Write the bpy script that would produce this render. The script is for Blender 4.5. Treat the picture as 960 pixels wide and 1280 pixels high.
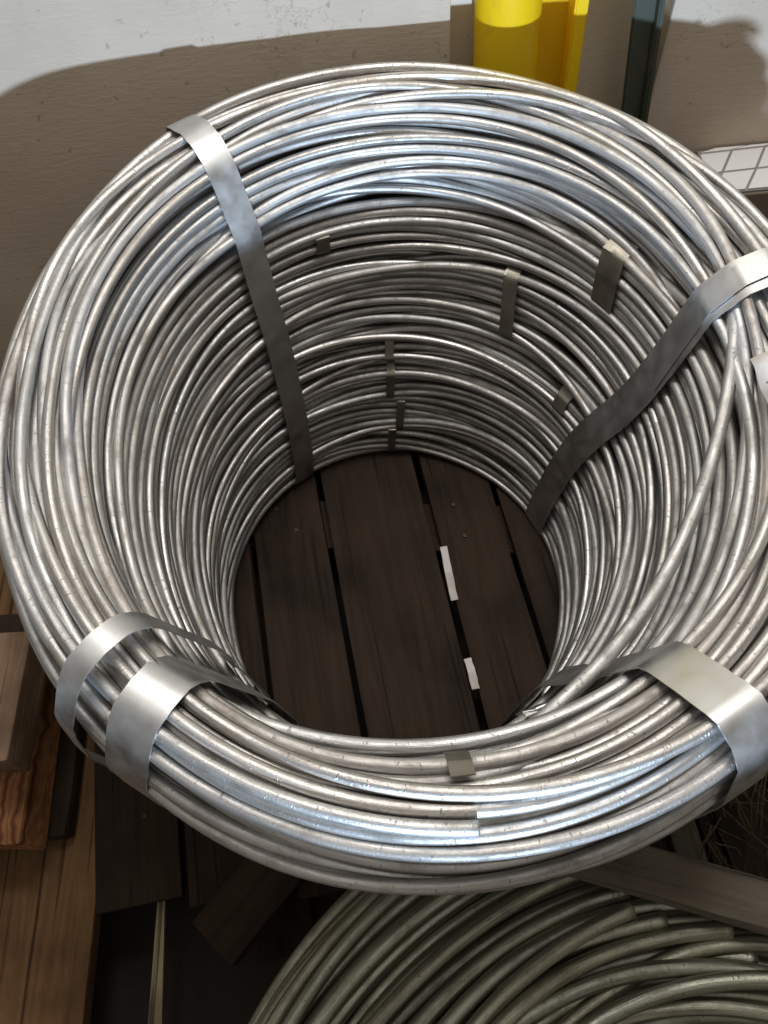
import bpy, math, random
import numpy as np
from mathutils import Vector, Matrix

for o in list(bpy.data.objects):
    bpy.data.objects.remove(o, do_unlink=True)
scene = bpy.context.scene
COL = scene.collection
R = math.radians
random.seed(4)
rng = np.random.default_rng(11)

# ------------------------------------------------------------------ camera
F_PX, PITCH, YAW, ROLL = 981.25, 1.0649, -0.0382, -0.1157
CAM = Vector((0.0184, -0.5482, 1.2757))
fw = Vector((math.sin(YAW)*math.cos(PITCH), math.cos(YAW)*math.cos(PITCH), -math.sin(PITCH)))
rt = fw.cross(Vector((0, 0, 1))).normalized(); up = rt.cross(fw)
rt2 = rt*math.cos(ROLL) + up*math.sin(ROLL); up2 = -rt*math.sin(ROLL) + up*math.cos(ROLL)
cd = bpy.data.cameras.new('camera'); cam = bpy.data.objects.new('camera', cd); COL.objects.link(cam)
m = Matrix((rt2, up2, -fw)).transposed().to_4x4(); m.translation = CAM
cam.matrix_world = m
cd.sensor_fit = 'VERTICAL'; cd.sensor_height = 36.0; cd.lens = F_PX/1280*36.0
cd.clip_start = 0.02; cd.clip_end = 60
scene.camera = cam
scene.render.resolution_x = 768; scene.render.resolution_y = 1024

# ------------------------------------------------------------------ light
w = bpy.data.worlds.new('World'); scene.world = w; w.use_nodes = True
bg = w.node_tree.nodes['Background']
bg.inputs['Color'].default_value = (0.95, 0.86, 0.74, 1); bg.inputs['Strength'].default_value = 0.25

def lamp(name, kind, loc, target, energy, color, **kw):
    d = bpy.data.lights.new(name, kind); o = bpy.data.objects.new(name, d); COL.objects.link(o)
    o.location = loc
    o.rotation_euler = (Vector(target)-Vector(loc)).to_track_quat('-Z', 'Y').to_euler()
    d.energy = energy; d.color = color
    for k, v in kw.items(): setattr(d, k, v)
    return o
lamp('key_lamp', 'SPOT', (0.17, -1.64, 0.842), (0.12, -0.64, 2.91), 215, (0.57, 0.76, 1.0),
     shadow_soft_size=0.02, spot_size=R(151.5), spot_blend=0.07)
lamp('ceiling_lamp', 'AREA', (0.10, 0.40, 2.2), (0.0, 0.05, 0.3), 20, (1.0, 0.965, 0.92), shape='RECTANGLE', size=1.1, size_y=0.3)
lamp('overhead_fill', 'AREA', (0.0, -0.35, 3.0), (0.0, -0.30, 0.0), 7, (1.0, 0.95, 0.90), shape='RECTANGLE', size=3.0, size_y=2.2)  # added soft fill from overhead for the crest and front, no visible source

scene.render.engine = 'CYCLES'
vs = scene.view_settings
vs.view_transform = 'Standard'; vs.look = 'None'; vs.exposure = 0.0; vs.gamma = 1.0; vs.use_curve_mapping = False

# ------------------------------------------------------------------ helpers
def tag(o, label=None, cat=None, group=None, kind=None):
    if label: o['label'] = label
    if cat: o['category'] = cat
    if group: o['group'] = group
    if kind: o['kind'] = kind
    return o

def empty(name, loc=(0, 0, 0)):
    o = bpy.data.objects.new(name, None); COL.objects.link(o); o.location = loc
    o.empty_display_size = 0.05
    return o

def link(name, me, mat, parent=None):
    o = bpy.data.objects.new(name, me); COL.objects.link(o)
    if mat and not me.materials: me.materials.append(mat)
    if parent:
        o.parent = parent
        o.matrix_parent_inverse = Matrix.Translation(-Vector(parent.location))
    return o

def mesh_np(name, V, Q, uv=None, smooth=True, tris=None):
    """V (n,3) float, Q (m,4) int"""
    V = np.asarray(V, dtype=np.float32); Q = np.asarray(Q, dtype=np.int32)
    me = bpy.data.meshes.new(name)
    nq = len(Q)
    me.vertices.add(len(V)); me.vertices.foreach_set('co', V.ravel())
    me.loops.add(nq*4); me.loops.foreach_set('vertex_index', Q.ravel())
    me.polygons.add(nq); me.polygons.foreach_set('loop_start', np.arange(0, nq*4, 4, dtype=np.int32))
    me.polygons.foreach_set('loop_total', np.full(nq, 4, dtype=np.int32))
    me.polygons.foreach_set('use_smooth', np.full(nq, smooth, dtype=bool))
    if uv is not None:
        l = me.uv_layers.new(name='UVMap')
        l.data.foreach_set('uv', np.asarray(uv, dtype=np.float32).ravel())
    me.update(calc_edges=True)
    return me

def box_mesh(name, sx, sy, sz, bev=0.003, wob=0.0, seed=0):
    """bevelled box centred on x,y with z from 0 to sz, a little uneven"""
    import bmesh
    bm = bmesh.new()
    bmesh.ops.create_cube(bm, size=1)
    for v in bm.verts:
        v.co = Vector((v.co.x*sx, v.co.y*sy, (v.co.z+.5)*sz))
    L = max(sx, sy, sz)
    ax = (sx, sy, sz).index(L)
    es = [e for e in bm.edges if abs((e.verts[0].co-e.verts[1].co)[ax]) > L*.5]
    bmesh.ops.subdivide_edges(bm, edges=es, cuts=5, use_grid_fill=True)
    rr = random.Random(seed)
    if wob:
        for v in bm.verts:
            v.co += Vector((rr.uniform(-1, 1), rr.uniform(-1, 1), rr.uniform(-1, 1)))*wob
    if bev:
        ee = [e for e in bm.edges if len(e.link_faces) == 2 and e.calc_face_angle(0) > 1.0]
        bmesh.ops.bevel(bm, geom=ee, offset=bev, segments=2, affect='EDGES', profile=.6)
    me = bpy.data.meshes.new(name); bm.to_mesh(me); bm.free()
    return me

def board(name, a, b, width, thick, mat, parent=None, bev=0.003, wob=0.001, seed=0, roll=0):
    """a plank from a to b (its top centre line); width across, thick downwards"""
    a = Vector(a); b = Vector(b); d = b-a; L = d.length
    me = box_mesh(name, width, L, thick, bev, wob, seed)
    y = d.normalized(); x = y.cross(Vector((0, 0, 1))).normalized(); z = x.cross(y)
    if roll:
        q = Matrix.Rotation(roll, 3, y); x = q @ x; z = q @ z
    M = Matrix((x, y, z)).transposed().to_4x4(); M.translation = (a+b)/2 - z*thick
    o = link(name, me, mat, None)
    if parent:
        o.parent = parent
        o.matrix_parent_inverse = Matrix.Identity(4)
        o.matrix_basis = Matrix.Translation(-Vector(parent.location)) @ M
    else:
        o.matrix_basis = M
    return o

# ------------------------------------------------------------------ materials
def new_mat(name):
    mt = bpy.data.materials.new(name); mt.use_nodes = True
    nt = mt.node_tree; nt.nodes.clear()
    out = nt.nodes.new('ShaderNodeOutputMaterial'); b = nt.nodes.new('ShaderNodeBsdfPrincipled')
    nt.links.new(b.outputs[0], out.inputs[0])
    return mt, nt, b
def N(nt, typ, **kw):
    n = nt.nodes.new(typ)
    for k, v in kw.items():
        if k in n.inputs: n.inputs[k].default_value = v
        else: setattr(n, k, v)
    return n
def ramp(nt, fac, stops):
    n = nt.nodes.new('ShaderNodeValToRGB'); e = n.color_ramp.elements
    while len(e) > 1: e.remove(e[0])
    e[0].position, e[0].color = stops[0][0], (*stops[0][1], 1)
    for p, c in stops[1:]:
        q = e.new(p); q.color = (*c, 1)
    nt.links.new(fac, n.inputs[0]); return n
def mixc(nt, fac, a, b, mode='MIX'):
    n = nt.nodes.new('ShaderNodeMix'); n.data_type = 'RGBA'; n.blend_type = mode
    for s, v in ((n.inputs[0], fac), (n.inputs[6], a), (n.inputs[7], b)):
        if isinstance(v, (int, float)): s.default_value = v
        elif isinstance(v, tuple): s.default_value = (*v, 1)
        else: nt.links.new(v, s)
    return n.outputs[2]
def mapping(nt, src, scale):
    mp = nt.nodes.new('ShaderNodeMapping'); nt.links.new(src, mp.inputs[0]); mp.inputs['Scale'].default_value = scale
    return mp.outputs[0]
def bump(nt, h, b, strength, dist):
    n = nt.nodes.new('ShaderNodeBump'); n.inputs['Strength'].default_value = strength; n.inputs['Distance'].default_value = dist
    nt.links.new(h, n.inputs['Height']); nt.links.new(n.outputs[0], b.inputs['Normal'])

def wire_material(name, base, dark, rough):
    mt, nt, b = new_mat(name)
    uv = nt.nodes.new('ShaderNodeUVMap')
    oi = nt.nodes.new('ShaderNodeObjectInfo')
    add = nt.nodes.new('ShaderNodeVectorMath'); add.operation = 'ADD'
    sc = nt.nodes.new('ShaderNodeVectorMath'); sc.operation = 'SCALE'; sc.inputs[0].default_value = (37.0, 0, 11.0)
    nt.links.new(oi.outputs['Random'], sc.inputs['Scale'])
    nt.links.new(uv.outputs[0], add.inputs[0]); nt.links.new(sc.outputs[0], add.inputs[1])
    co = add.outputs[0]
    # streaks drawn along the wire
    st = N(nt, 'ShaderNodeTexNoise', Scale=1.0, Detail=5.0, Roughness=.6); nt.links.new(mapping(nt, co, (9, 260, 1)), st.inputs[0])
    # blotchy oxide
    bl = N(nt, 'ShaderNodeTexNoise', Scale=1.0, Detail=4.0, Roughness=.65); nt.links.new(mapping(nt, co, (26, 45, 1)), bl.inputs[0])
    # short nicks across the wire
    nk = N(nt, 'ShaderNodeTexNoise', Scale=1.0, Detail=2.0, Roughness=.7); nt.links.new(mapping(nt, co, (330, 120, 1)), nk.inputs[0])
    c1 = ramp(nt, st.outputs[0], [(.3, dark), (.52, base), (.75, tuple(min(1, v*1.18) for v in base))])
    c2 = ramp(nt, bl.outputs[0], [(.30, (.62, .58, .54)), (.52, (1, 1, 1))])
    c = mixc(nt, .75, c1.outputs[0], c2.outputs[0], 'MULTIPLY')
    nkr = ramp(nt, nk.outputs[0], [(.28, (.36, .33, .31)), (.36, (1, 1, 1))])
    c = mixc(nt, .55, c, nkr.outputs[0], 'MULTIPLY')
    tint = ramp(nt, oi.outputs['Random'], [(0, (.70, .69, .68)), (.3, (1, .98, .96)), (.5, (.80, .81, .82)), (.75, (.96, .98, 1.0)), (1, (.92, .875, .84))])
    c = mixc(nt, .8, c, tint.outputs[0], 'MULTIPLY')
    nt.links.new(c, b.inputs['Base Color'])
    b.inputs['Metallic'].default_value = 1.0
    rr = ramp(nt, bl.outputs[0], [(.25, (rough+.22,)*3), (.6, (rough,)*3), (.8, (rough-.08,)*3)])
    rv = nt.nodes.new('ShaderNodeMath'); rv.operation = 'MULTIPLY_ADD'; rv.inputs[1].default_value = .22; rv.inputs[2].default_value = -.08
    fr = nt.nodes.new('ShaderNodeMath'); fr.operation = 'FRACT'; f7 = nt.nodes.new('ShaderNodeMath'); f7.operation = 'MULTIPLY'; f7.inputs[1].default_value = 7.31
    nt.links.new(oi.outputs['Random'], f7.inputs[0]); nt.links.new(f7.outputs[0], fr.inputs[0]); nt.links.new(fr.outputs[0], rv.inputs[0])
    ra = nt.nodes.new('ShaderNodeMath'); ra.operation = 'ADD'; nt.links.new(rr.outputs[0], ra.inputs[0]); nt.links.new(rv.outputs[0], ra.inputs[1])
    nt.links.new(ra.outputs[0], b.inputs['Roughness'])
    pit = N(nt, 'ShaderNodeTexNoise', Scale=1.0, Detail=3.0, Roughness=.6); nt.links.new(mapping(nt, co, (620, 420, 1)), pit.inputs[0])
    pm = nt.nodes.new('ShaderNodeMath'); pm.operation = 'MULTIPLY_ADD'; pm.inputs[1].default_value = .8; nt.links.new(pit.outputs[0], pm.inputs[0]); nt.links.new(st.outputs[0], pm.inputs[2])
    mul = nt.nodes.new('ShaderNodeMath'); mul.operation = 'ADD'
    nt.links.new(pm.outputs[0], mul.inputs[0]); nt.links.new(nkr.outputs[0], mul.inputs[1])
    bump(nt, mul.outputs[0], b, .45, .0010)
    return mt
M_WIRE = wire_material('drawn_steel_wire', (.64, .63, .615), (.40, .39, .38), .44)
M_WIRE_SHADED = wire_material('shaded_steel_wire', (.43, .44, .36), (.21, .21, .16), .44)  # shade on the lower coil put into a darker, greener wire colour

def strap_material(name, base, rough, stain):
    mt, nt, b = new_mat(name)
    tc = nt.nodes.new('ShaderNodeTexCoord')
    n1 = N(nt, 'ShaderNodeTexNoise', Scale=9.0, Detail=3.0, Roughness=.5); nt.links.new(tc.outputs['Object'], n1.inputs[0])
    n2 = N(nt, 'ShaderNodeTexNoise', Scale=40.0, Detail=3.0); nt.links.new(tc.outputs['Object'], n2.inputs[0])
    c = ramp(nt, n1.outputs[0], [(.28, stain), (.5, base), (.8, tuple(v*1.12 for v in base))])
    nt.links.new(c.outputs[0], b.inputs['Base Color'])
    b.inputs['Metallic'].default_value = 1.0
    r = ramp(nt, n2.outputs[0], [(.3, (rough+.1,)*3), (.7, (rough-.06,)*3)])
    nt.links.new(r.outputs[0], b.inputs['Roughness'])
    bump(nt, n2.outputs[0], b, .03, .001)
    return mt
M_STRAP = strap_material('steel_strapping', (.60, .60, .595), .42, (.575, .57, .56))
M_BAND = strap_material('dull_band_steel', (.34, .32, .27), .5, (.20, .18, .14))

def wood_material(name, base, dark, axis='Y', grain=1.0, rough=.75, rings=False):
    mt, nt, b = new_mat(name)
    tc = nt.nodes.new('ShaderNodeTexCoord'); oi = nt.nodes.new('ShaderNodeObjectInfo')
    add = nt.nodes.new('ShaderNodeVectorMath'); add.operation = 'ADD'
    sc = nt.nodes.new('ShaderNodeVectorMath'); sc.operation = 'SCALE'; sc.inputs[0].default_value = (3.1, 5.3, 1.7)
    nt.links.new(oi.outputs['Random'], sc.inputs['Scale'])
    nt.links.new(tc.outputs['Object'], add.inputs[0]); nt.links.new(sc.outputs[0], add.inputs[1])
    s = {'Y': (46, 3, 46), 'X': (3, 46, 46), 'Z': (46, 46, 3)}[axis]
    n1 = N(nt, 'ShaderNodeTexNoise', Scale=grain, Detail=10.0, Roughness=.72, Distortion=.8)
    nt.links.new(mapping(nt, add.outputs[0], s), n1.inputs[0])
    n2 = N(nt, 'ShaderNodeTexNoise', Scale=7.0, Detail=4.0); nt.links.new(add.outputs[0], n2.inputs[0])
    if rings:
        # growth rings across the sawn end: distance from a pith point
        wv = N(nt, 'ShaderNodeTexWave', Scale=17.0, Distortion=5.5, Detail=2.5)
        wv.wave_type = 'RINGS'; wv.rings_direction = 'Y'
        wv.inputs['Detail Scale'].default_value = 1.2
        nt.links.new(tc.outputs['Object'], wv.inputs[0])
        c1 = ramp(nt, wv.outputs[0], [(.0, dark), (.35, base), (.8, tuple(min(1, v*1.25) for v in base)), (1, tuple(v*.8 for v in base))])
    else:
        c1 = ramp(nt, n1.outputs[0], [(.25, dark), (.55, base), (.8, tuple(min(1, v*1.3) for v in base))])
    c2 = ramp(nt, n2.outputs[0], [(.3, (.38, .34, .30)), (.48, (.8, .77, .74)), (.62, (1, 1, 1))])
    c = mixc(nt, .9, c1.outputs[0], c2.outputs[0], 'MULTIPLY')
    s3 = tuple(v*2.2 if v > 10 else v*.55 for v in s)
    n3 = N(nt, 'ShaderNodeTexNoise', Scale=1.0, Detail=3.0, Roughness=.5); nt.links.new(mapping(nt, add.outputs[0], s3), n3.inputs[0])
    c3 = ramp(nt, n3.outputs[0], [(.33, (.22, .18, .15)), (.38, (1, 1, 1))])
    c = mixc(nt, .85, c, c3.outputs[0], 'MULTIPLY')
    nt.links.new(c, b.inputs['Base Color']); b.inputs['Roughness'].default_value = rough
    b.inputs['Specular IOR Level'].default_value = .25
    bump(nt, n1.outputs[0], b, .8, .004)
    return mt
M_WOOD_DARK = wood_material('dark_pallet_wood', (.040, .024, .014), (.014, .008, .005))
M_WOOD_BROWN = wood_material('brown_plank_wood', (.19, .105, .045), (.08, .042, .02))
M_WOOD_GREY = wood_material('weathered_beam_wood', (.33, .22, .15), (.17, .11, .07))
M_WOOD_END = wood_material('sawn_end_wood', (.46, .22, .10), (.22, .08, .035), rings=True)
M_WOOD_SLAT = wood_material('grey_slat_wood', (.15, .13, .10), (.06, .05, .04))

def plaster_material(name, base, stain):
    mt, nt, b = new_mat(name)
    tc = nt.nodes.new('ShaderNodeTexCoord')
    n1 = N(nt, 'ShaderNodeTexNoise', Scale=5.0, Detail=6.0, Roughness=.6); nt.links.new(tc.outputs['Object'], n1.inputs[0])
    n2 = N(nt, 'ShaderNodeTexNoise', Scale=1.0, Detail=8.0, Roughness=.7); nt.links.new(mapping(nt, tc.outputs['Object'], (40, 40, 160)), n2.inputs[0])
    n3 = N(nt, 'ShaderNodeTexVoronoi', Scale=3.2, feature='DISTANCE_TO_EDGE')
    wp = N(nt, 'ShaderNodeTexNoise', Scale=9.0, Detail=6.0, Roughness=.7); nt.links.new(tc.outputs['Object'], wp.inputs[0])
    wm = nt.nodes.new('ShaderNodeVectorMath'); wm.operation = 'MULTIPLY_ADD'; wm.inputs[1].default_value = (.35, .35, .35)
    nt.links.new(wp.outputs['Color'], wm.inputs[0]); nt.links.new(tc.outputs['Object'], wm.inputs[2])
    nt.links.new(wm.outputs[0], n3.inputs[0])
    c = ramp(nt, n1.outputs[0], [(.25, stain), (.55, base), (.8, tuple(min(1, v*1.06) for v in base))])
    crk = ramp(nt, n3.outputs['Distance'], [(0, (.45, .42, .4)), (.006, (1, 1, 1))])
    msk = N(nt, 'ShaderNodeTexNoise', Scale=4.0, Detail=1.0); nt.links.new(tc.outputs['Object'], msk.inputs[0])
    mr = ramp(nt, msk.outputs[0], [(.52, (0, 0, 0)), (.6, (.7, .7, .7))])
    cc = mixc(nt, mr.outputs[0], c.outputs[0], mixc(nt, 1.0, c.outputs[0], crk.outputs[0], 'MULTIPLY'))
    sp = N(nt, 'ShaderNodeTexNoise', Scale=55.0, Detail=3.0, Roughness=.6); nt.links.new(tc.outputs['Object'], sp.inputs[0])
    spr = ramp(nt, sp.outputs[0], [(.27, (.55, .5, .45)), (.33, (1, 1, 1))])
    cc = mixc(nt, .7, cc, spr.outputs[0], 'MULTIPLY')
    nt.links.new(cc, b.inputs['Base Color']); b.inputs['Roughness'].default_value = .8
    b.inputs['Specular IOR Level'].default_value = .25
    bump(nt, n2.outputs[0], b, .25, .003)
    return mt
M_WALL = plaster_material('painted_plaster', (.60, .505, .405), (.51, .42, .325))
M_WALL2 = plaster_material('pale_plaster', (.74, .66, .55), (.64, .56, .45))
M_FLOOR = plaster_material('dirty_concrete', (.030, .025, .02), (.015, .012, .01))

def paint_material(name, base, worn, rough=.4, edge=.3):
    mt, nt, b = new_mat(name)
    tc = nt.nodes.new('ShaderNodeTexCoord')
    n1 = N(nt, 'ShaderNodeTexNoise', Scale=11.0, Detail=7.0, Roughness=.65); nt.links.new(tc.outputs['Object'], n1.inputs[0])
    c = ramp(nt, n1.outputs[0], [(edge, worn), (edge+.12, base)])
    nt.links.new(c.outputs[0], b.inputs['Base Color']); b.inputs['Roughness'].default_value = rough
    bump(nt, n1.outputs[0], b, .12, .003)
    return mt
M_YELLOW = paint_material('yellow_paint', (.88, .58, .008), (.62, .36, .03), .42, .33)
M_GREEN = paint_material('dark_green_paint', (.065, .075, .058), (.10, .09, .06), .5)
M_TILE = paint_material('white_glazed_tile', (.80, .80, .80), (.66, .65, .63), .2, .2)
M_GROUT = paint_material('grey_grout', (.30, .28, .26), (.2, .18, .16), .9)
M_PAPER_LIT_STRIP = paint_material('white_paper_and_lit_strip', (.68, .65, .62), (.52, .48, .44), .8, .42)  # paper of the tag, also the white of the sunlit floor strips
M_PRINT = paint_material('grey_print', (.25, .22, .2), (.4, .36, .33), .8, .25)
M_STRAW = paint_material('dry_straw', (.17, .12, .055), (.09, .07, .03), .8, .45)

# ------------------------------------------------------------------ setting
def plane_obj(name, pts, mat, kind='structure', cuts=1):
    me = bpy.data.meshes.new(name); me.from_pydata([tuple(p) for p in pts], [], [tuple(range(len(pts)))]); me.update()
    return tag(link(name, me, mat), kind=kind)
def solid_box(name, lo, hi, mat, parent=None, bev=.002, wob=0, seed=0):
    lo = Vector(lo); hi = Vector(hi); s = hi-lo
    me = box_mesh(name, s.x, s.y, s.z, bev, wob, seed)
    o = link(name, me, mat)
    M = Matrix.Translation(((lo.x+hi.x)/2, (lo.y+hi.y)/2, lo.z))
    if parent:
        o.parent = parent; o.matrix_basis = Matrix.Translation(-Vector(parent.location)) @ M
    else: o.matrix_basis = M
    return o

FLOOR_Z = -0.15
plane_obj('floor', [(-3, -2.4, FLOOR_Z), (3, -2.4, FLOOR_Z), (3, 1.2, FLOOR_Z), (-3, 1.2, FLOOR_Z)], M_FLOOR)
YW = 0.60
tag(solid_box('wall_left', (-2.2, YW, FLOOR_Z-.01), (0.150, YW+.35, 1.7), M_WALL, bev=.004), kind='structure')
tag(solid_box('wall_right', (0.470, YW, FLOOR_Z-.01), (2.2, YW+.35, 1.7), M_WALL, bev=.004), kind='structure')
tag(solid_box('wall_recess', (0.10, YW+.045, FLOOR_Z-.01), (0.60, YW+.34, 1.68), M_WALL2, bev=0), kind='structure')

# ------------------------------------------------------------------ wire coils
WD = 0.0128                      # wire diameter

class CoilShape:
    """nominal outline of the bundle in (r, z), leaning and slightly oval towards the top"""
    def __init__(s, prof, H, ox, oy, c2, s2, centre=(0, 0), base=0.0):
        s.prof = np.array(prof, float); s.H = H; s.ox, s.oy, s.c2, s.s2 = ox, oy, c2, s2
        s.cx, s.cy = centre; s.base = base
        d = np.hypot(*np.diff(s.prof, axis=0).T); s.cum = np.concatenate([[0], np.cumsum(d)]); s.L = s.cum[-1]
    def at(s, u):
        return np.stack([np.interp(u, s.cum, s.prof[:, 0]), np.interp(u, s.cum, s.prof[:, 1])], -1)
    def normal(s, u):
        a = s.at(u-.012); b = s.at(u+.012); t = b-a; t /= np.linalg.norm(t, axis=-1, keepdims=True)+1e-9
        return np.stack([-t[..., 1], t[..., 0]], -1)     # points out of the bundle for an inner>crest>outer outline
    def world(s, r, z, th):
        k = z/s.H
        rr = r*(1+k*(s.c2*np.cos(2*th)+s.s2*np.sin(2*th)))
        return np.stack([s.cx+s.ox*k+rr*np.cos(th), s.cy+s.oy*k+rr*np.sin(th), s.base+z], -1)

def lowpass(A, keep):
    Ff = np.fft.rfft(A, axis=1)
    k = np.arange(Ff.shape[1]); wgt = 1/(1+(k/keep)**4)
    return np.fft.irfft(Ff*wgt[None, :, None], n=A.shape[1], axis=1)

def smooth_noise(n, m, harm, fall=1.0):
    th = np.linspace(0, 2*np.pi, m, endpoint=False)
    out = np.zeros((n, m))
    for k in range(1, harm+1):
        a = rng.normal(0, 1, (n, 2))/k**fall
        out += a[:, :1]*np.cos(k*th)+a[:, 1:]*np.sin(k*th)
    return out/np.sqrt(sum(1/k**(2*fall) for k in range(1, harm+1)))

def pack(shape, layers, M, s_amp, iters, special=(), warp=None):
    """loops wander over the outline and push each other apart until none overlap"""
    U, D, amp = [], [], []
    for depth, u0, u1, space, am in layers:
        n = int((u1-u0)/(WD*space))
        u = np.linspace(u0, u1, n)+rng.normal(0, WD*.18, n)
        U.append(u); D.append(np.full(n, depth)); amp.append(np.full(n, am))
    U = np.concatenate(U); D = np.concatenate(D); amp = np.concatenate(amp); n = len(U)
    uu = U[:, None]+smooth_noise(n, M, 3, 1.1)*s_amp*amp[:, None]
    dd = D[:, None]*WD+WD*.10*smooth_noise(n, M, 3, .8)
    th = np.linspace(0, 2*np.pi, M, endpoint=False)
    pull = np.full((n, 1, 1), .11)
    for f in special:
        a, b = f(th)
        uu = np.concatenate([uu, a[None]]); dd = np.concatenate([dd, b[None]]); pull = np.concatenate([pull, [[[.3]]]])
    uu = np.clip(uu, .002, shape.L-.002)
    T = shape.at(uu)-shape.normal(uu)*(WD/2+dd)[..., None]
    if warp is not None: T = warp(T, th)
    X = lowpass(T+rng.normal(0, WD*.03, T.shape), 9)
    n = len(X)
    Xs = X.astype(np.float32); T = T.astype(np.float32); pull = pull.astype(np.float32)
    iu = np.arange(n)
    for it in range(iters):
        # only loops near each other anywhere
        mv = np.zeros_like(Xs)
        for i in range(n):
            dx = Xs[i+1:, :, 0]-Xs[i, :, 0]; dz = Xs[i+1:, :, 1]-Xs[i, :, 1]
            near = np.nonzero(((np.abs(dx) < WD) & (np.abs(dz) < WD)).any(axis=1))[0]
            if not len(near): continue
            dx = dx[near]; dz = dz[near]
            d = np.sqrt(dx*dx+dz*dz)+1e-6
            o = np.maximum(0, WD*1.015-d)*.46/d
            px, pz = dx*o, dz*o
            mv[i, :, 0] -= px.sum(0); mv[i, :, 1] -= pz.sum(0)
            mv[i+1+near, :, 0] += px; mv[i+1+near, :, 1] += pz
        Xs = Xs+mv*.8+(T-Xs)*pull*(1-it/iters)*.8
        Xs[..., 1] = np.maximum(Xs[..., 1], WD/2)
        if it < iters-2: Xs = lowpass(Xs, 8).astype(np.float32)
    return lowpass(Xs, 12), n-len(special)

def resample(A, M2):
    M = A.shape[0]
    Ff = np.fft.rfft(A, axis=0); G = np.zeros((M2//2+1, A.shape[1]), complex); G[:Ff.shape[0]] = Ff
    return np.fft.irfft(G, n=M2, axis=0)*(M2/M)

def tube_mesh(name, P, closed, sides=10, rad=WD/2, jit=0):
    n = len(P)
    if closed: T = np.roll(P, -1, 0)-np.roll(P, 1, 0)
    else: T = np.gradient(P, axis=0)
    T /= np.linalg.norm(T, axis=1, keepdims=True)
    A = np.cross(T, [0, 0, 1]); A /= np.linalg.norm(A, axis=1, keepdims=True); B = np.cross(A, T)
    a = np.arange(sides)*2*np.pi/sides+jit
    V = P[:, None, :]+rad*(np.cos(a)[None, :, None]*A[:, None, :]+np.sin(a)[None, :, None]*B[:, None, :])
    seg = np.linalg.norm(np.diff(np.concatenate([P, P[:1]]), axis=0), axis=1); S = np.concatenate([[0], np.cumsum(seg)])
    m = n if closed else n-1
    i = np.arange(m)[:, None]; j = np.arange(sides)[None, :]
    i2 = (i+1) % n; j2 = (j+1) % sides
    Q = np.stack([i*sides+j+0*j2, i*sides+j2, i2*sides+j2, i2*sides+j], -1).reshape(-1, 4)
    u0 = np.broadcast_to(S[:m][:, None], (m, sides)); u1 = np.broadcast_to(S[1:m+1][:, None], (m, sides))
    v0 = np.broadcast_to(j*2*np.pi*rad/sides, (m, sides)); v1 = v0+2*np.pi*rad/sides
    uv = np.stack([np.stack([u0, v0], -1), np.stack([u0, v1], -1), np.stack([u1, v1], -1), np.stack([u1, v0], -1)], 2).reshape(-1, 2)
    V = V.reshape(-1, 3)
    if not closed:
        # cut ends: a small chamfer and a cap made of quads
        for e, sg in ((0, -1), (n-1, 1)):
            b = len(V)
            ring = V[e*sides:(e+1)*sides]; c = P[e]
            V = np.concatenate([V, c+(ring-c)*.84+T[e]*sg*rad*.18])
            q = np.stack([e*sides+np.arange(sides), e*sides+(np.arange(sides)+1) % sides, b+(np.arange(sides)+1) % sides, b+np.arange(sides)], -1)
            k = sides//2
            cap = [[b+x, b+x+1, b+sides-2-x, b+sides-1-x] for x in range(k-1)]
            q = np.concatenate([q, np.array(cap)])
            Q = np.concatenate([Q, q]); uv = np.concatenate([uv, np.zeros((len(q)*4, 2))])
    return mesh_np(name, V, Q, uv)

def loop_world(shape, X, th0=0.0, th1=None, M2=220):
    A = resample(X, M2)
    th = np.linspace(0, 2*np.pi, M2, endpoint=False)
    if th1 is None:
        return shape.world(A[:, 0], A[:, 1], th), True
    n = int(M2*(th1-th0)/(2*np.pi))+1
    tt = np.linspace(th0, th1, n)
    ex = np.concatenate([A, A[:1]]); te = np.concatenate([th, [2*np.pi]])
    r = np.interp(tt % (2*np.pi), te, ex[:, 0]); z = np.interp(tt % (2*np.pi), te, ex[:, 1])
    return shape.world(r, z, tt), False

H1 = 0.6375
SH1 = CoilShape([(.288, .0), (.296, .2), (.322, .4), (.350, H1-.11), (.366, H1-.05), (.392, H1-.014), (.422, H1), (.456, H1-.012),
                 (.480, H1-.05), (.491, H1-.11), (.488, H1-.18), (.450, H1-.30), (.425, .2), (.420, 0)], H1, .053, .0172, -.0494, -.023)
def crossing(th):
    # a slack loop that leaves the crest under the right strap and dips along the inside lip
    t = (np.degrees(th)+180) % 360-180
    u_hi, u_lo = .640, .565
    g = np.exp(-((t+38)/34)**2)
    return u_hi+(u_lo-u_hi)*g, np.full_like(th, -WD*.55*1.0)*np.exp(-((t+25)/50)**2)
L1 = SH1.L
def front_warp(T, th):
    # the bundle is pressed narrower at the front of the crest, and its lip sits lower there
    t = (np.degrees(th)+180) % 360-180
    g = np.exp(-((t+104)/50)**2)[None]; gl = np.exp(-((t+98)/36)**2)[None]
    k = np.clip((T[..., 1]-.25)/.30, 0, 1)
    T = T.copy()
    f = np.clip((.49-T[..., 0])/.12, 0, 1)
    T[..., 0] += (g*k*.066+gl*(1-k)*.062)*f
    T[..., 1] -= g*k*.015*np.clip((.47-T[..., 0])/.09, 0, 1)
    return T
X1, nmain = pack(SH1, [(0, .008, L1-.10, 1.10, 1.0), (1.05, .012, L1-.25, 1.10, 1.5), (2.1, .02, .95, 1.25, 1.2)], 120, WD*.95, 52, (crossing,), front_warp)

coil = tag(empty('wire_coil', (0, 0, 0)), 'large bright coil of thick steel wire bound with flat straps on the dark pallet', 'wire coil')
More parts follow.
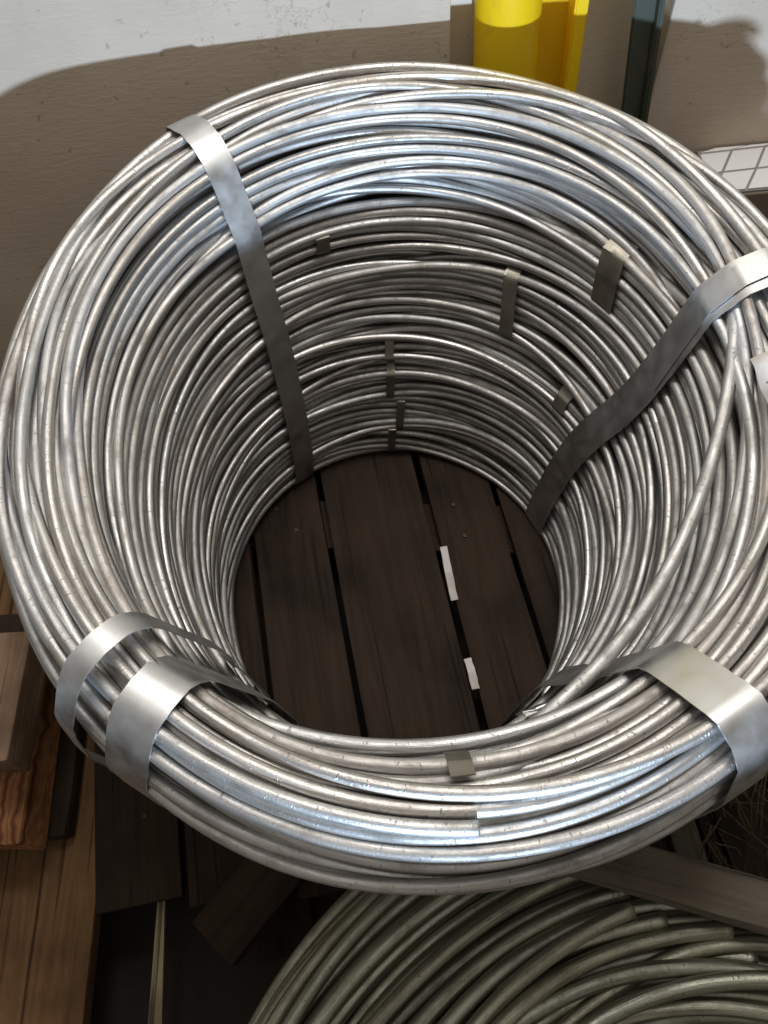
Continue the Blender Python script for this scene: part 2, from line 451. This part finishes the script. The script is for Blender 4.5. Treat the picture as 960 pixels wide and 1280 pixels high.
# the loop with a free cut end at the front of the crest
front = int(120*((360-89.4)/360))
W_ = SH1.world(X1[:, front, 0], X1[:, front, 1], np.full(len(X1), R(-89.4)))
d_ = W_-np.array(CAM); dep = d_@np.array(fw)
px_ = 480+F_PX*(d_@np.array(rt2))/dep; py_ = 640-F_PX*(d_@np.array(up2))/dep
i_end = int(np.argmin(np.hypot(px_-590, py_-1027)+dep*900))
for i in range(len(X1)):
    if i == i_end:
        P, cl = loop_world(SH1, X1[i], R(-62), R(360-89.4))
    else:
        P, cl = loop_world(SH1, X1[i])
    link('wire_loop', tube_mesh('wire_loop', P, cl, 10, jit=random.uniform(0, .6)), M_WIRE, coil)

# one stray loop that lies alone along the inside of the front lip and dives into the bundle at both ends
tt = np.radians(np.linspace(-172, -38, 120)); g = np.clip(np.minimum((tt-tt[0])/R(26), (tt[-1]-tt)/R(26)), 0, 1); g = g*g*(3-2*g)
zz = .510+.062*g; rr_ = .382+.004*g*np.cos(tt+R(60))+.012*(1-g)
P = np.stack([.0188+.012+rr_*np.cos(tt), -.0113+rr_*np.sin(tt), zz], -1)
link('wire_loop', tube_mesh('wire_loop', P, False, 12, WD*.58), M_WIRE, coil)
# and a slack loop sweeping down the right inside from under the right strap to the front right strap
kt = np.array([26, 14, 1, -13, -28, -45, -59, -72, -84]); o_ = np.argsort(kt)
tt = np.linspace(-84, 26, 110)
def spl(v):
    c = np.polyfit(kt/60.0, v, 5); return np.polyval(c, tt/60.0)
P = SH1.world(spl([.412, .396, .366, .347, .338, .336, .345, .372, .40]), spl([.588, .602, .600, .586, .562, .552, .556, .552, .54]), np.radians(tt))
link('wire_loop', tube_mesh('wire_loop', P, False, 12, WD*.58), M_WIRE, coil)

# ---- straps
def hull_rho(X, th, centre, nphi=180, pad=.0018):
    """support of the wire discs round the section, as a taut band would lie: (r, z) points by angle"""
    M = X.shape[1]
    f = (th % (2*np.pi))/(2*np.pi)*M; i = int(f) % M; t = f-int(f)
    P = X[:, i]*(1-t)+X[:, (i+1) % M]*t
    a = np.linspace(0, 2*np.pi, 20, endpoint=False)
    D = (P[:, None]+(WD/2+pad)*np.stack([np.cos(a), np.sin(a)], -1)[None]).reshape(-1, 2)
    D = D[np.lexsort((D[:, 1], D[:, 0]))]
    def half(pts):
        h = []
        for p in pts:
            while len(h) > 1 and (h[-1][0]-h[-2][0])*(p[1]-h[-2][1])-(h[-1][1]-h[-2][1])*(p[0]-h[-2][0]) <= 0: h.pop()
            h.append(p)
        return h
    hl = np.array(half(D)[:-1]+half(D[::-1])[:-1])
    ph = np.linspace(0, 2*np.pi, nphi, endpoint=False)
    # ray from centre to hull polygon
    e0 = hl-centre; e1 = np.roll(hl, -1, 0)-centre
    rho = np.zeros(nphi)
    for k, p in enumerate(ph):
        d = np.array([math.cos(p), math.sin(p)])
        c0 = e0[:, 0]*d[1]-e0[:, 1]*d[0]; c1 = e1[:, 0]*d[1]-e1[:, 1]*d[0]
        m_ = (c0*c1 <= 0)
        tt = c0/(c0-c1+1e-12); hp = e0+(e1-e0)*tt[:, None]
        rr = hp@d; rho[k] = rr[m_].max() if m_.any() else 0
    return rho
CEN = np.array([.41, .36])
PH = np.linspace(0, 2*np.pi, 180, endpoint=False)

def ribbon(name, C0, nrm, wdir, width, thick, mat, parent, closed=False, cols=4, curl=0.0):
    """sheet strip: centre line C0, outward normals, across direction"""
    n = len(C0); cs = np.linspace(-.5, .5, cols+1)
    rows = []
    for side in (1, -1):
        for c in (cs if side == 1 else cs[::-1]):
            rows.append(C0+wdir*(c*width)[None] if np.ndim(c*width) > 1 else C0+wdir*np.asarray(c*width).reshape(-1, 1)+nrm*(thick*.5*side-curl*(2*c)**2))
    V = np.stack(rows, 1); k = V.shape[1]; V = V.reshape(-1, 3)
    m_ = n if closed else n-1
    i = np.arange(m_)[:, None]; j = np.arange(k)[None]; i2 = (i+1) % n; j2 = (j+1) % k
    Q = np.stack([i*k+j, i2*k+j, i2*k+j2, i*k+j2], -1).reshape(-1, 4)
    if not closed:
        h = k//2
        ex = []
        for e in (0, n-1):
            for x in range(h-1):
                ex.append([e*k+x, e*k+x+1, e*k+k-2-x, e*k+k-1-x])
        Q = np.concatenate([Q, np.array(ex)])
    me = mesh_np(name, V, Q, None, True)
    try:
        me.set_sharp_from_angle(angle=R(50))
    except Exception: pass
    return link(name, me, mat, parent)

def strap(name, shape, X, thfun, width, mat, parent, lift=None, ph0=0, ph1=360, thick=.0011):
    """band round the section from angle ph0 to ph1 (0 = outside, 90 = crest, 180 = inside)"""
    closed = ph1-ph0 >= 360
    n = 180
    ph = np.linspace(R(ph0), R(ph1), n, endpoint=not closed)
    ths = np.array([R(thfun(math.degrees(p))) for p in ph])
    # supports on a few slices, widest wins across the band
    grid = np.arange(ths.min()-.13, ths.max()+.14, .02)
    G = np.array([hull_rho(X, g, CEN) for g in grid])
    hw = width/2/.42
    rho = np.zeros(n)
    for k in range(n):
        sel = np.abs(grid-ths[k]) <= max(hw, .02)
        col = np.array([np.interp(ph[k] % (2*np.pi), np.append(PH, 2*np.pi), np.append(g, g[0])) for g in G[sel]])
        rho[k] = col.max()
    # taut again after taking the widest slice
    if lift is not None: rho = rho+np.array([lift(math.degrees(p)) for p in ph])
    r = CEN[0]+rho*np.cos(ph); z = CEN[1]+rho*np.sin(ph); z = np.maximum(z, .001)
    C0 = shape.world(r, z, ths)
    tn = np.gradient(C0, axis=0) if not closed else np.roll(C0, -1, 0)-np.roll(C0, 1, 0)
    tn /= np.linalg.norm(tn, axis=1, keepdims=True)
    wd = np.stack([-np.sin(ths), np.cos(ths), 0*ths], -1)
    wd = wd-tn*(wd*tn).sum(1, keepdims=True); wd /= np.linalg.norm(wd, axis=1, keepdims=True)
    nr = np.cross(wd, tn); nr /= np.linalg.norm(nr, axis=1, keepdims=True)
    ctr = shape.world(CEN[0]+0*ths, CEN[1]+0*ths, ths)
    s = np.sign(((C0-ctr)*nr).sum(1)); nr = nr*s[:, None]
    return ribbon(name, C0+nr*thick*.5, nr, wd, width, thick, mat, parent, closed)

st = strap('strap', SH1, X1, lambda p: 124+1.0*math.sin(R(p)), .040, M_STRAP, coil); st['label'] = 'flat steel strap over the back left of the coil'
def th_br(p):
    z = max(0, min(1, (p-120)/100)); t = max(0.0, min(1.0, (p-90)/165)) if p < 262 else max(0.0, (360-p)/98); return 7.2+16*(.25*t+.75*t**2.2)
st = strap('strap', SH1, X1, th_br, .050, M_STRAP, coil); st['label'] = 'flat steel strap over the right side, slanting down inside the coil'
st = strap('strap', SH1, X1, lambda p: 7.5, .030, M_STRAP, coil, lift=lambda p: .003, ph0=20, ph1=128); st['label'] = 'overlapping strap end on the right side of the coil'
st = strap('strap', SH1, X1, lambda p: -124.0, .046, M_STRAP, coil); st['label'] = 'wide flat strap tight around the front left of the coil'
st = strap('strap', SH1, X1, lambda p: -131.5, .024, M_STRAP, coil,
           lift=lambda p: .003+.019*max(0, math.sin(R((p-25)*180/118)) if 25 < p < 143 else 0)**.6); st['label'] = 'narrow loose strap standing off the wire at the front left'
st = strap('strap', SH1, X1, lambda p: -61.0-2*math.sin(R(p)), .045, M_STRAP, coil, lift=lambda p: .004); st['label'] = 'wide flat strap over the front right of the coil'
st = strap('strap', SH1, X1, lambda p: -70.5-max(0, (150-p))*.07, .030, M_STRAP, coil, lift=lambda p: .0015, ph0=112, ph1=176); st['label'] = 'short strap end tucked beside the front right strap'

# ---- small bands that tie groups of loops together inside the coil
def band(shape, X, th_deg, z0, z1, width, lean=0.0, tuck=.014):
    th = R(th_deg); M = X.shape[1]; n = 26
    zz = np.linspace(z0, z1, n); env = []
    for k, z in enumerate(zz):
        best = 9
        for dt in (-width/2/.33, 0, width/2/.33):
            f = ((th+dt) % (2*np.pi))/(2*np.pi)*M; i = int(f) % M; t = f-int(f)
            P = X[:, i]*(1-t)+X[:, (i+1) % M]*t
            dz = np.abs(P[:, 1]-z); ok = (dz < WD/2) & (P[:, 0] < .42)
            if ok.any(): best = min(best, (P[ok, 0]-np.sqrt((WD/2)**2-dz[ok]**2)).min())
        env.append(best)
    env = np.array(env)
    env = np.where(env > 1, np.median(env[env < 1]) if (env < 1).any() else .33, env)
    # taut: lower convex envelope
    pts = list(zip(zz, env)); h = []
    for p in pts:
        while len(h) > 1 and (h[-1][0]-h[-2][0])*(p[1]-h[-2][1])-(h[-1][1]-h[-2][1])*(p[0]-h[-2][0]) <= 0: h.pop()
        h.append(p)
    h = np.array(h); r = np.interp(zz, h[:, 0], h[:, 1])-.0016
    r = np.concatenate([[r[0]+tuck], r, [r[-1]+tuck]]); z = np.concatenate([[z0-.004], zz, [z1+.004]])
    ths = th+lean*(z-(z0+z1)/2)
    C0 = shape.world(r, np.maximum(z, .002), ths)
    tn = np.gradient(C0, axis=0); tn /= np.linalg.norm(tn, axis=1, keepdims=True)
    wd = np.stack([-np.sin(ths), np.cos(ths), 0*ths], -1); wd = wd-tn*(wd*tn).sum(1, keepdims=True); wd /= np.linalg.norm(wd, axis=1, keepdims=True)
    nr = np.cross(wd, tn); rad = np.stack([-np.cos(ths), -np.sin(ths), 0*ths], -1)
    nr = nr*np.sign((nr*rad).sum(1))[:, None]
    return ribbon('tie_band', C0, nr, wd, width, .0014, M_BAND, coil, False)
for a in ((106.5, .455, .485, .020), (56.3, .335, .440, .022), (33.5, .470, .548, .036), (30.6, .280, .315, .024),
          (89.5, .255, .285, .014), (88.8, .165, .235, .014), (84.8, .085, .150, .014), (87.4, .004, .080, .014)):
    band(SH1, X1, *a, lean=.5 if a[0] < 60 else 0)
# two more ties seen from above on the front crest
def top_band(th_deg, ph0, ph1, width):
    b = strap('tie_band', SH1, X1, lambda p: th_deg, width, M_BAND, coil, lift=lambda p: -.001, ph0=ph0, ph1=ph1, thick=.0014)
top_band(-90.2, 85.5, 90.5, .020)
top_band(-95.4, 100, 108, .016)

# ------------------------------------------------------------------ second coil, lower and nearer
H2 = 0.34
SH2 = CoilShape([(.315, H2-.22), (.317, H2-.05), (.332, H2-.010), (.37, H2), (.52, H2-.012), (.560, H2-.04), (.575, H2-.10), (.572, H2-.3)], H2, 0, 0, 0, 0,
                (.285, -.95), 0.0)
WD = 0.0172
X2, n2 = pack(SH2, [(0, .004, SH2.L-.02, 1.0, 1.0), (1.0, .01, SH2.L-.1, 1.0, 1.6), (2.0, .1, SH2.L-.2, 1.1, 1.0)], 120, WD*.7, 34)
coil2 = tag(empty('wire_coil', (.285, -.95, 0)), 'dull greenish coil of wire lying lower in front of the bright coil', 'wire coil')
cuts = {}
for r_c, t_c in ((.415, 93.4), (.396, 84.0), (.379, 80.3), (.362, 78.0)):
    k = int(120*t_c/360)
    cand = [i for i in range(len(X2)) if i not in cuts and X2[i, k, 1] > H2-WD*1.3]
    if cand: cuts[min(cand, key=lambda i: abs(X2[i, k, 0]-r_c))] = t_c
k97 = int(120*97/360)
for i in range(len(X2)):
    if i not in cuts and X2[i, k97, 0] > .425:
        cuts[i] = 97+random.uniform(-4, 5)
    if i in cuts: P, cl = loop_world(SH2, X2[i], R(cuts[i]), R(360+cuts[i]-60), 300)
    else: P, cl = loop_world(SH2, X2[i], M2=300)
    link('wire_loop', tube_mesh('wire_loop', P, cl, 10, WD/2, jit=random.uniform(0, .6)), M_WIRE_SHADED, coil2)

# ------------------------------------------------------------------ pallet under the coil
pal = tag(empty('wooden_pallet', (0, 0, FLOOR_Z)), 'dark wooden pallet of spaced boards under the bright coil', 'pallet')
def pb(x, y): return (x-.13*(y-.09), y)
for k, (x0, x1) in enumerate(((-.410, -.258), (-.247, -.116), (-.104, .076), (.090, .208), (.219, .352), (.364, .50), (-.55, -.421))):
    xm = (x0+x1)/2
    a = pb(xm, -.47); b = pb(xm, .50)
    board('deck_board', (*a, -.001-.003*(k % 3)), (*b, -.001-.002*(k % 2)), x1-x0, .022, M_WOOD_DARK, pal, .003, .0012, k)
M_NAIL = strap_material('rusty_nail', (.10, .07, .05), .6, (.06, .04, .03))
nail_me = box_mesh('nail_head', .007, .007, .0015, .0006)
for k, xm in enumerate((-.336, -.182, -.014, .149, .286, .433, -.487)):
    for yy in (.17, .12, -.40):
        p = pb(xm+random.uniform(-.02, .02), yy+random.uniform(-.01, .01)+xm*-.12)
        nl = link('nail_head', nail_me, M_NAIL); nl.parent = pal
        nl.matrix_basis = Matrix.Translation((p[0], p[1], .0005-.003*(k % 3)-FLOOR_Z))
for k, (y, wdt) in enumerate(((.145, .10), (-.44, .10), (.46, .08))):
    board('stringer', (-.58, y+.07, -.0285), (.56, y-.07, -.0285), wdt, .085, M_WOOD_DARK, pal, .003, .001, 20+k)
for k, x in enumerate((-.30, .07, .36)):
    a = pb(x, -.55); b = pb(x, .50)
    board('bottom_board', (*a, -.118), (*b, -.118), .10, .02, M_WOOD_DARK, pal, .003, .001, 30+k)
for k, (a, b, wd_, lab) in enumerate((((.0935, .076, .0035), (.103, -.030, .0035), .0125, 'longer white strip standing in for sunlit floor in a pallet gap inside the coil'),
                                      ((.1135, -.135, .0035), (.121, -.188, .0035), .0125, 'shorter white strip standing in for sunlit floor in a pallet gap nearer the front rim'))):
    o = board('lit_floor_strip', a, b, wd_, .0012, M_PAPER_LIT_STRIP, None, 0, .0009, 40+k)  # added white strips imitate sunlit floor showing through the deck gaps
    tag(o, lab, 'lit floor strip', 'sunlit floor strips inside the coil')

# ------------------------------------------------------------------ timber on the left
o = board('wooden_plank', (-.690, -1.0, -.004), (-.690, .25, -.004), .42, .035, M_WOOD_BROWN, None, .004, .0015, 50)
tag(o, 'wide orange brown plank along the lower left edge', 'plank')
o = board('timber_board', (-.688, -.302, .250), (-.684, -.12, .250), .34, .070, M_WOOD_GREY, None, .004, .0015, 51)
tag(o, 'grey timber board left of the coil, partly in the light', 'timber board')
o = board('sawn_block', (-.700, -.388, .125), (-.700, -.10, .125), .31, .085, M_WOOD_END, None, .006, .003, 52)
tag(o, 'orange sawn block with swirling grain and a torn end, at the left edge', 'timber block')
o = board('timber_stub', (-.62, -.372, .038), (-.62, .0, .038), .20, .038, M_WOOD_DARK, None, .01, .003, 53)
tag(o, 'dark timber stub under the orange sawn block', 'timber block')
# thin pale lath
V = []
for (x, y, hw) in ((-.391, -.30, .0008), (-.384, -.70, .012)):
    for z in (-.028, -.034):
        V += [(x-hw, y, z), (x+hw, y, z)]
me = bpy.data.meshes.new('wood_lath'); me.from_pydata(V, [], [(0, 1, 5, 4), (2, 6, 7, 3), (0, 4, 6, 2), (1, 3, 7, 5), (4, 5, 7, 6), (0, 2, 3, 1)]); me.update()
M_LATH = wood_material('pale_lath_wood', (.50, .44, .30), (.32, .27, .17))
tag(link('wood_lath', me, M_LATH), 'thin pale tapering lath standing out in the dark gap lower left', 'lath')
o = board('wood_offcut', (-.165, -.385, .02), (-.300, -.530, .005), .085, .03, M_WOOD_DARK, None, .004, .002, 54)
tag(o, 'dim brown wood offcut in the shadow below the coil', 'wood offcut')

# ------------------------------------------------------------------ right foreground
o = board('wooden_strip', (.13, -.452, .362), (.50, -.585, .372), .050, .018, M_WOOD_SLAT, None, .003, .0015, 60, roll=R(-14))
tag(o, 'weathered grey wooden strip lying across the dull coil at lower right', 'wood strip')
for k, (a, b, wd_, lab) in enumerate((((.385, -.30, .02), (.420, -.62, .0), .040, 'narrow pale board end below the grey strip, next to the bright coil'),
                                      ((.47, -.28, .012), (.50, -.62, .012), .060, 'dark board under the straw, right of the pale board end'),
                                      ((.56, -.28, .03), (.585, -.62, .02), .050, 'rightmost dark board beside the straw at the right edge'))):
    o = board('loose_board', a, b, wd_, .02, (M_WOOD_SLAT, M_WOOD_DARK, M_WOOD_DARK)[k], None, .003, .002, 61+k)
    tag(o, lab, 'board', 'loose boards at the right')
V, Fc = [], []
for k in range(150):
    c = Vector((random.uniform(.40, .66), random.uniform(-.60, -.30), random.uniform(.02, .055)))
    a = random.gauss(1.75, .55); L = random.uniform(.03, .11); d = Vector((math.cos(a), math.sin(a), random.uniform(-.25, .25)))
    s = d.cross(Vector((0, 0, 1))).normalized()*random.uniform(.0005, .0012); t = Vector((0, 0, .0016)); bend = Vector((random.uniform(-.01, .01), 0, random.uniform(-.006, .012)))
    for f in (-.5, 0, .5):
        p = c+d*L*f+(bend if f == 0 else Vector())
        i0 = len(V); V += [p-s, p+s, p+t]
    i0 = len(V)-9
    for q in (0, 3):
        for e in ((0, 1), (1, 2), (2, 0)):
            Fc.append((i0+q+e[0], i0+q+e[1], i0+q+3+e[1], i0+q+3+e[0]))
me = bpy.data.meshes.new('straw'); me.from_pydata([tuple(v) for v in V], [], Fc); me.update()
tag(link('straw', me, M_STRAW), 'dry straw and litter between the boards at right', 'straw', kind='stuff')

# ------------------------------------------------------------------ posts in front of the recess
def lathe_tube(name, x, y, z0, z1, rad, mat, parent, lean=0.0, sides=40, arc=(0, 360)):
    n = 24; closed = arc[1]-arc[0] >= 360
    a = np.radians(np.linspace(arc[0], arc[1], sides, endpoint=not closed)); zz = np.linspace(z0, z1, n)
    V = np.stack([x+rad*np.cos(a)[None]+lean*(zz-.5)[:, None], y+rad*np.sin(a)[None]+0*zz[:, None], np.broadcast_to(zz[:, None], (n, sides))], -1).reshape(-1, 3)
    m_ = sides if closed else sides-1
    i = np.arange(n-1)[:, None]; j = np.arange(m_)[None]; j2 = (j+1) % sides
    Q = np.stack([i*sides+j, i*sides+j2, (i+1)*sides+j2, (i+1)*sides+j], -1).reshape(-1, 4)
    return link(name, mesh_np(name, V, Q), mat, parent)
def leaning_box(name, x0, x1, y0, y1, z0, z1, lean, mat, parent=None):
    V = []
    for z in (z0, z1):
        dx = lean*(z-.5)
        V += [(x0+dx, y0, z), (x1+dx, y0, z), (x1+dx, y1, z), (x0+dx, y1, z)]
    me = bpy.data.meshes.new(name)
    me.from_pydata(V, [], [(3, 2, 1, 0), (4, 5, 6, 7), (0, 1, 5, 4), (1, 2, 6, 5), (2, 3, 7, 6), (3, 0, 4, 7)]); me.update()
    import bmesh
    bm = bmesh.new(); bm.from_mesh(me); bmesh.ops.bevel(bm, geom=list(bm.edges), offset=.0025, segments=2, affect='EDGES'); bm.to_mesh(me); bm.free()
    return link(name, me, mat, parent)
yp = tag(empty('yellow_post', (.26, .66, FLOOR_Z)), 'yellow painted steel post with a side flange behind the coil', 'post')
lathe_tube('post_tube', .236, .612, FLOOR_Z, 1.3, .048, M_YELLOW, yp, -.02)
leaning_box('side_flange', .326, .345, .585, .643, FLOOR_Z, 1.3, -.02, M_YELLOW, yp)
leaning_box('web_plate', .27, .335, .630, .640, FLOOR_Z, 1.3, -.02, M_YELLOW, yp)
gp = tag(empty('steel_post', (.44, .6, FLOOR_Z)), 'dark green steel angle post at upper right behind the coil', 'post')
leaning_box('front_flange', .420, .452, .585, .592, FLOOR_Z, 1.3, -.10, M_GREEN, gp)
leaning_box('side_flange', .452, .460, .57, .612, FLOOR_Z, 1.3, -.10, M_GREEN, gp)

# ------------------------------------------------------------------ tiled ledge at the right
ledge = tag(empty('tiled_ledge', (.75, .5, FLOOR_Z)), 'low ledge with white glazed tiles at the right edge behind the coil', 'ledge')
LZ = .372
M_LEDGE = paint_material('brown_ledge_face', (.22, .17, .13), (.15, .11, .08), .8, .35)
solid_box('ledge_body', (.570, .487, FLOOR_Z), (1.1, YW-.002, LZ), M_LEDGE, ledge, bev=.003)
solid_box('grout_bed', (.573, .490, LZ+.0005), (1.09, YW-.003, LZ+.004), M_GROUT, ledge, bev=0)
tu = Vector((.056, .002, 0)); tv = Vector((.030, .052, 0)); g = .045
for i in range(-2, 9):
    for j in range(-1, 3):
        o0 = Vector((.598, .535, LZ+.004))+tu*i+tv*j
        c = [o0+tu*(g if a == 0 else 1-g)+tv*(g if b_ == 0 else 1-g) for a, b_ in ((0, 0), (1, 0), (1, 1), (0, 1))]
        if any(p.x < .572 or p.x > 1.09 or p.y < .489 or p.y > YW-.003 for p in c):
            c = [Vector((min(max(p.x, .574), 1.088), min(max(p.y, .491), YW-.004), p.z)) for p in c]
            if (c[1]-c[0]).length < .008 or (c[3]-c[0]).length < .008 or (c[2]-c[1]).length < .008: continue
        V = [tuple(p) for p in c]+[tuple(p+Vector((0, 0, .004))) for p in c]
        me = bpy.data.meshes.new('tile'); me.from_pydata(V, [], [(3, 2, 1, 0), (4, 5, 6, 7), (0, 1, 5, 4), (1, 2, 6, 5), (2, 3, 7, 6), (3, 0, 4, 7)]); me.update()
        link('tile', me, M_TILE, ledge)

# ------------------------------------------------------------------ paper tag on the coil, right edge
tg = tag(empty('paper_tag', (.42, -.09, .65)), 'crumpled white paper tag with grey print lines on the coil at right edge', 'paper tag')
def curved_sheet(name, x0, x1, y0, y1, z, mat, parent, amp=.004):
    nx, ny = 10, 14; V = []
    for k in (0, .0008):
        for i in range(nx):
            for j in range(ny):
                u, v = i/(nx-1), j/(ny-1)
                V.append((x0+(x1-x0)*u, y0+(y1-y0)*v, z+k+amp*math.sin(u*5+v*3)+amp*.8*math.sin(v*9-u*2)-.03*(u-.5)**2-(.02*(1-u)**3)))
    Q = []
    q = lambda s, i, j: s*nx*ny+i*ny+j
    for i in range(nx-1):
        for j in range(ny-1):
            Q += [(q(1, i, j), q(1, i+1, j), q(1, i+1, j+1), q(1, i, j+1)), (q(0, i, j), q(0, i, j+1), q(0, i+1, j+1), q(0, i+1, j))]
    for i in range(nx-1):
        Q += [(q(0, i, 0), q(0, i+1, 0), q(1, i+1, 0), q(1, i, 0)), (q(0, i, ny-1), q(1, i, ny-1), q(1, i+1, ny-1), q(0, i+1, ny-1))]
    for j in range(ny-1):
        Q += [(q(0, 0, j), q(1, 0, j), q(1, 0, j+1), q(0, 0, j+1)), (q(0, nx-1, j), q(0, nx-1, j+1), q(1, nx-1, j+1), q(1, nx-1, j))]
    return link(name, mesh_np(name, V, Q), mat, parent)
curved_sheet('sheet', .383, .47, -.128, -.055, .664, M_PAPER_LIT_STRIP, tg, .003)
for k in range(5):
    curved_sheet('print_line', .388, .468, -.090-.007*k, -.0875-.007*k, .6690, M_PRINT, tg, .0)
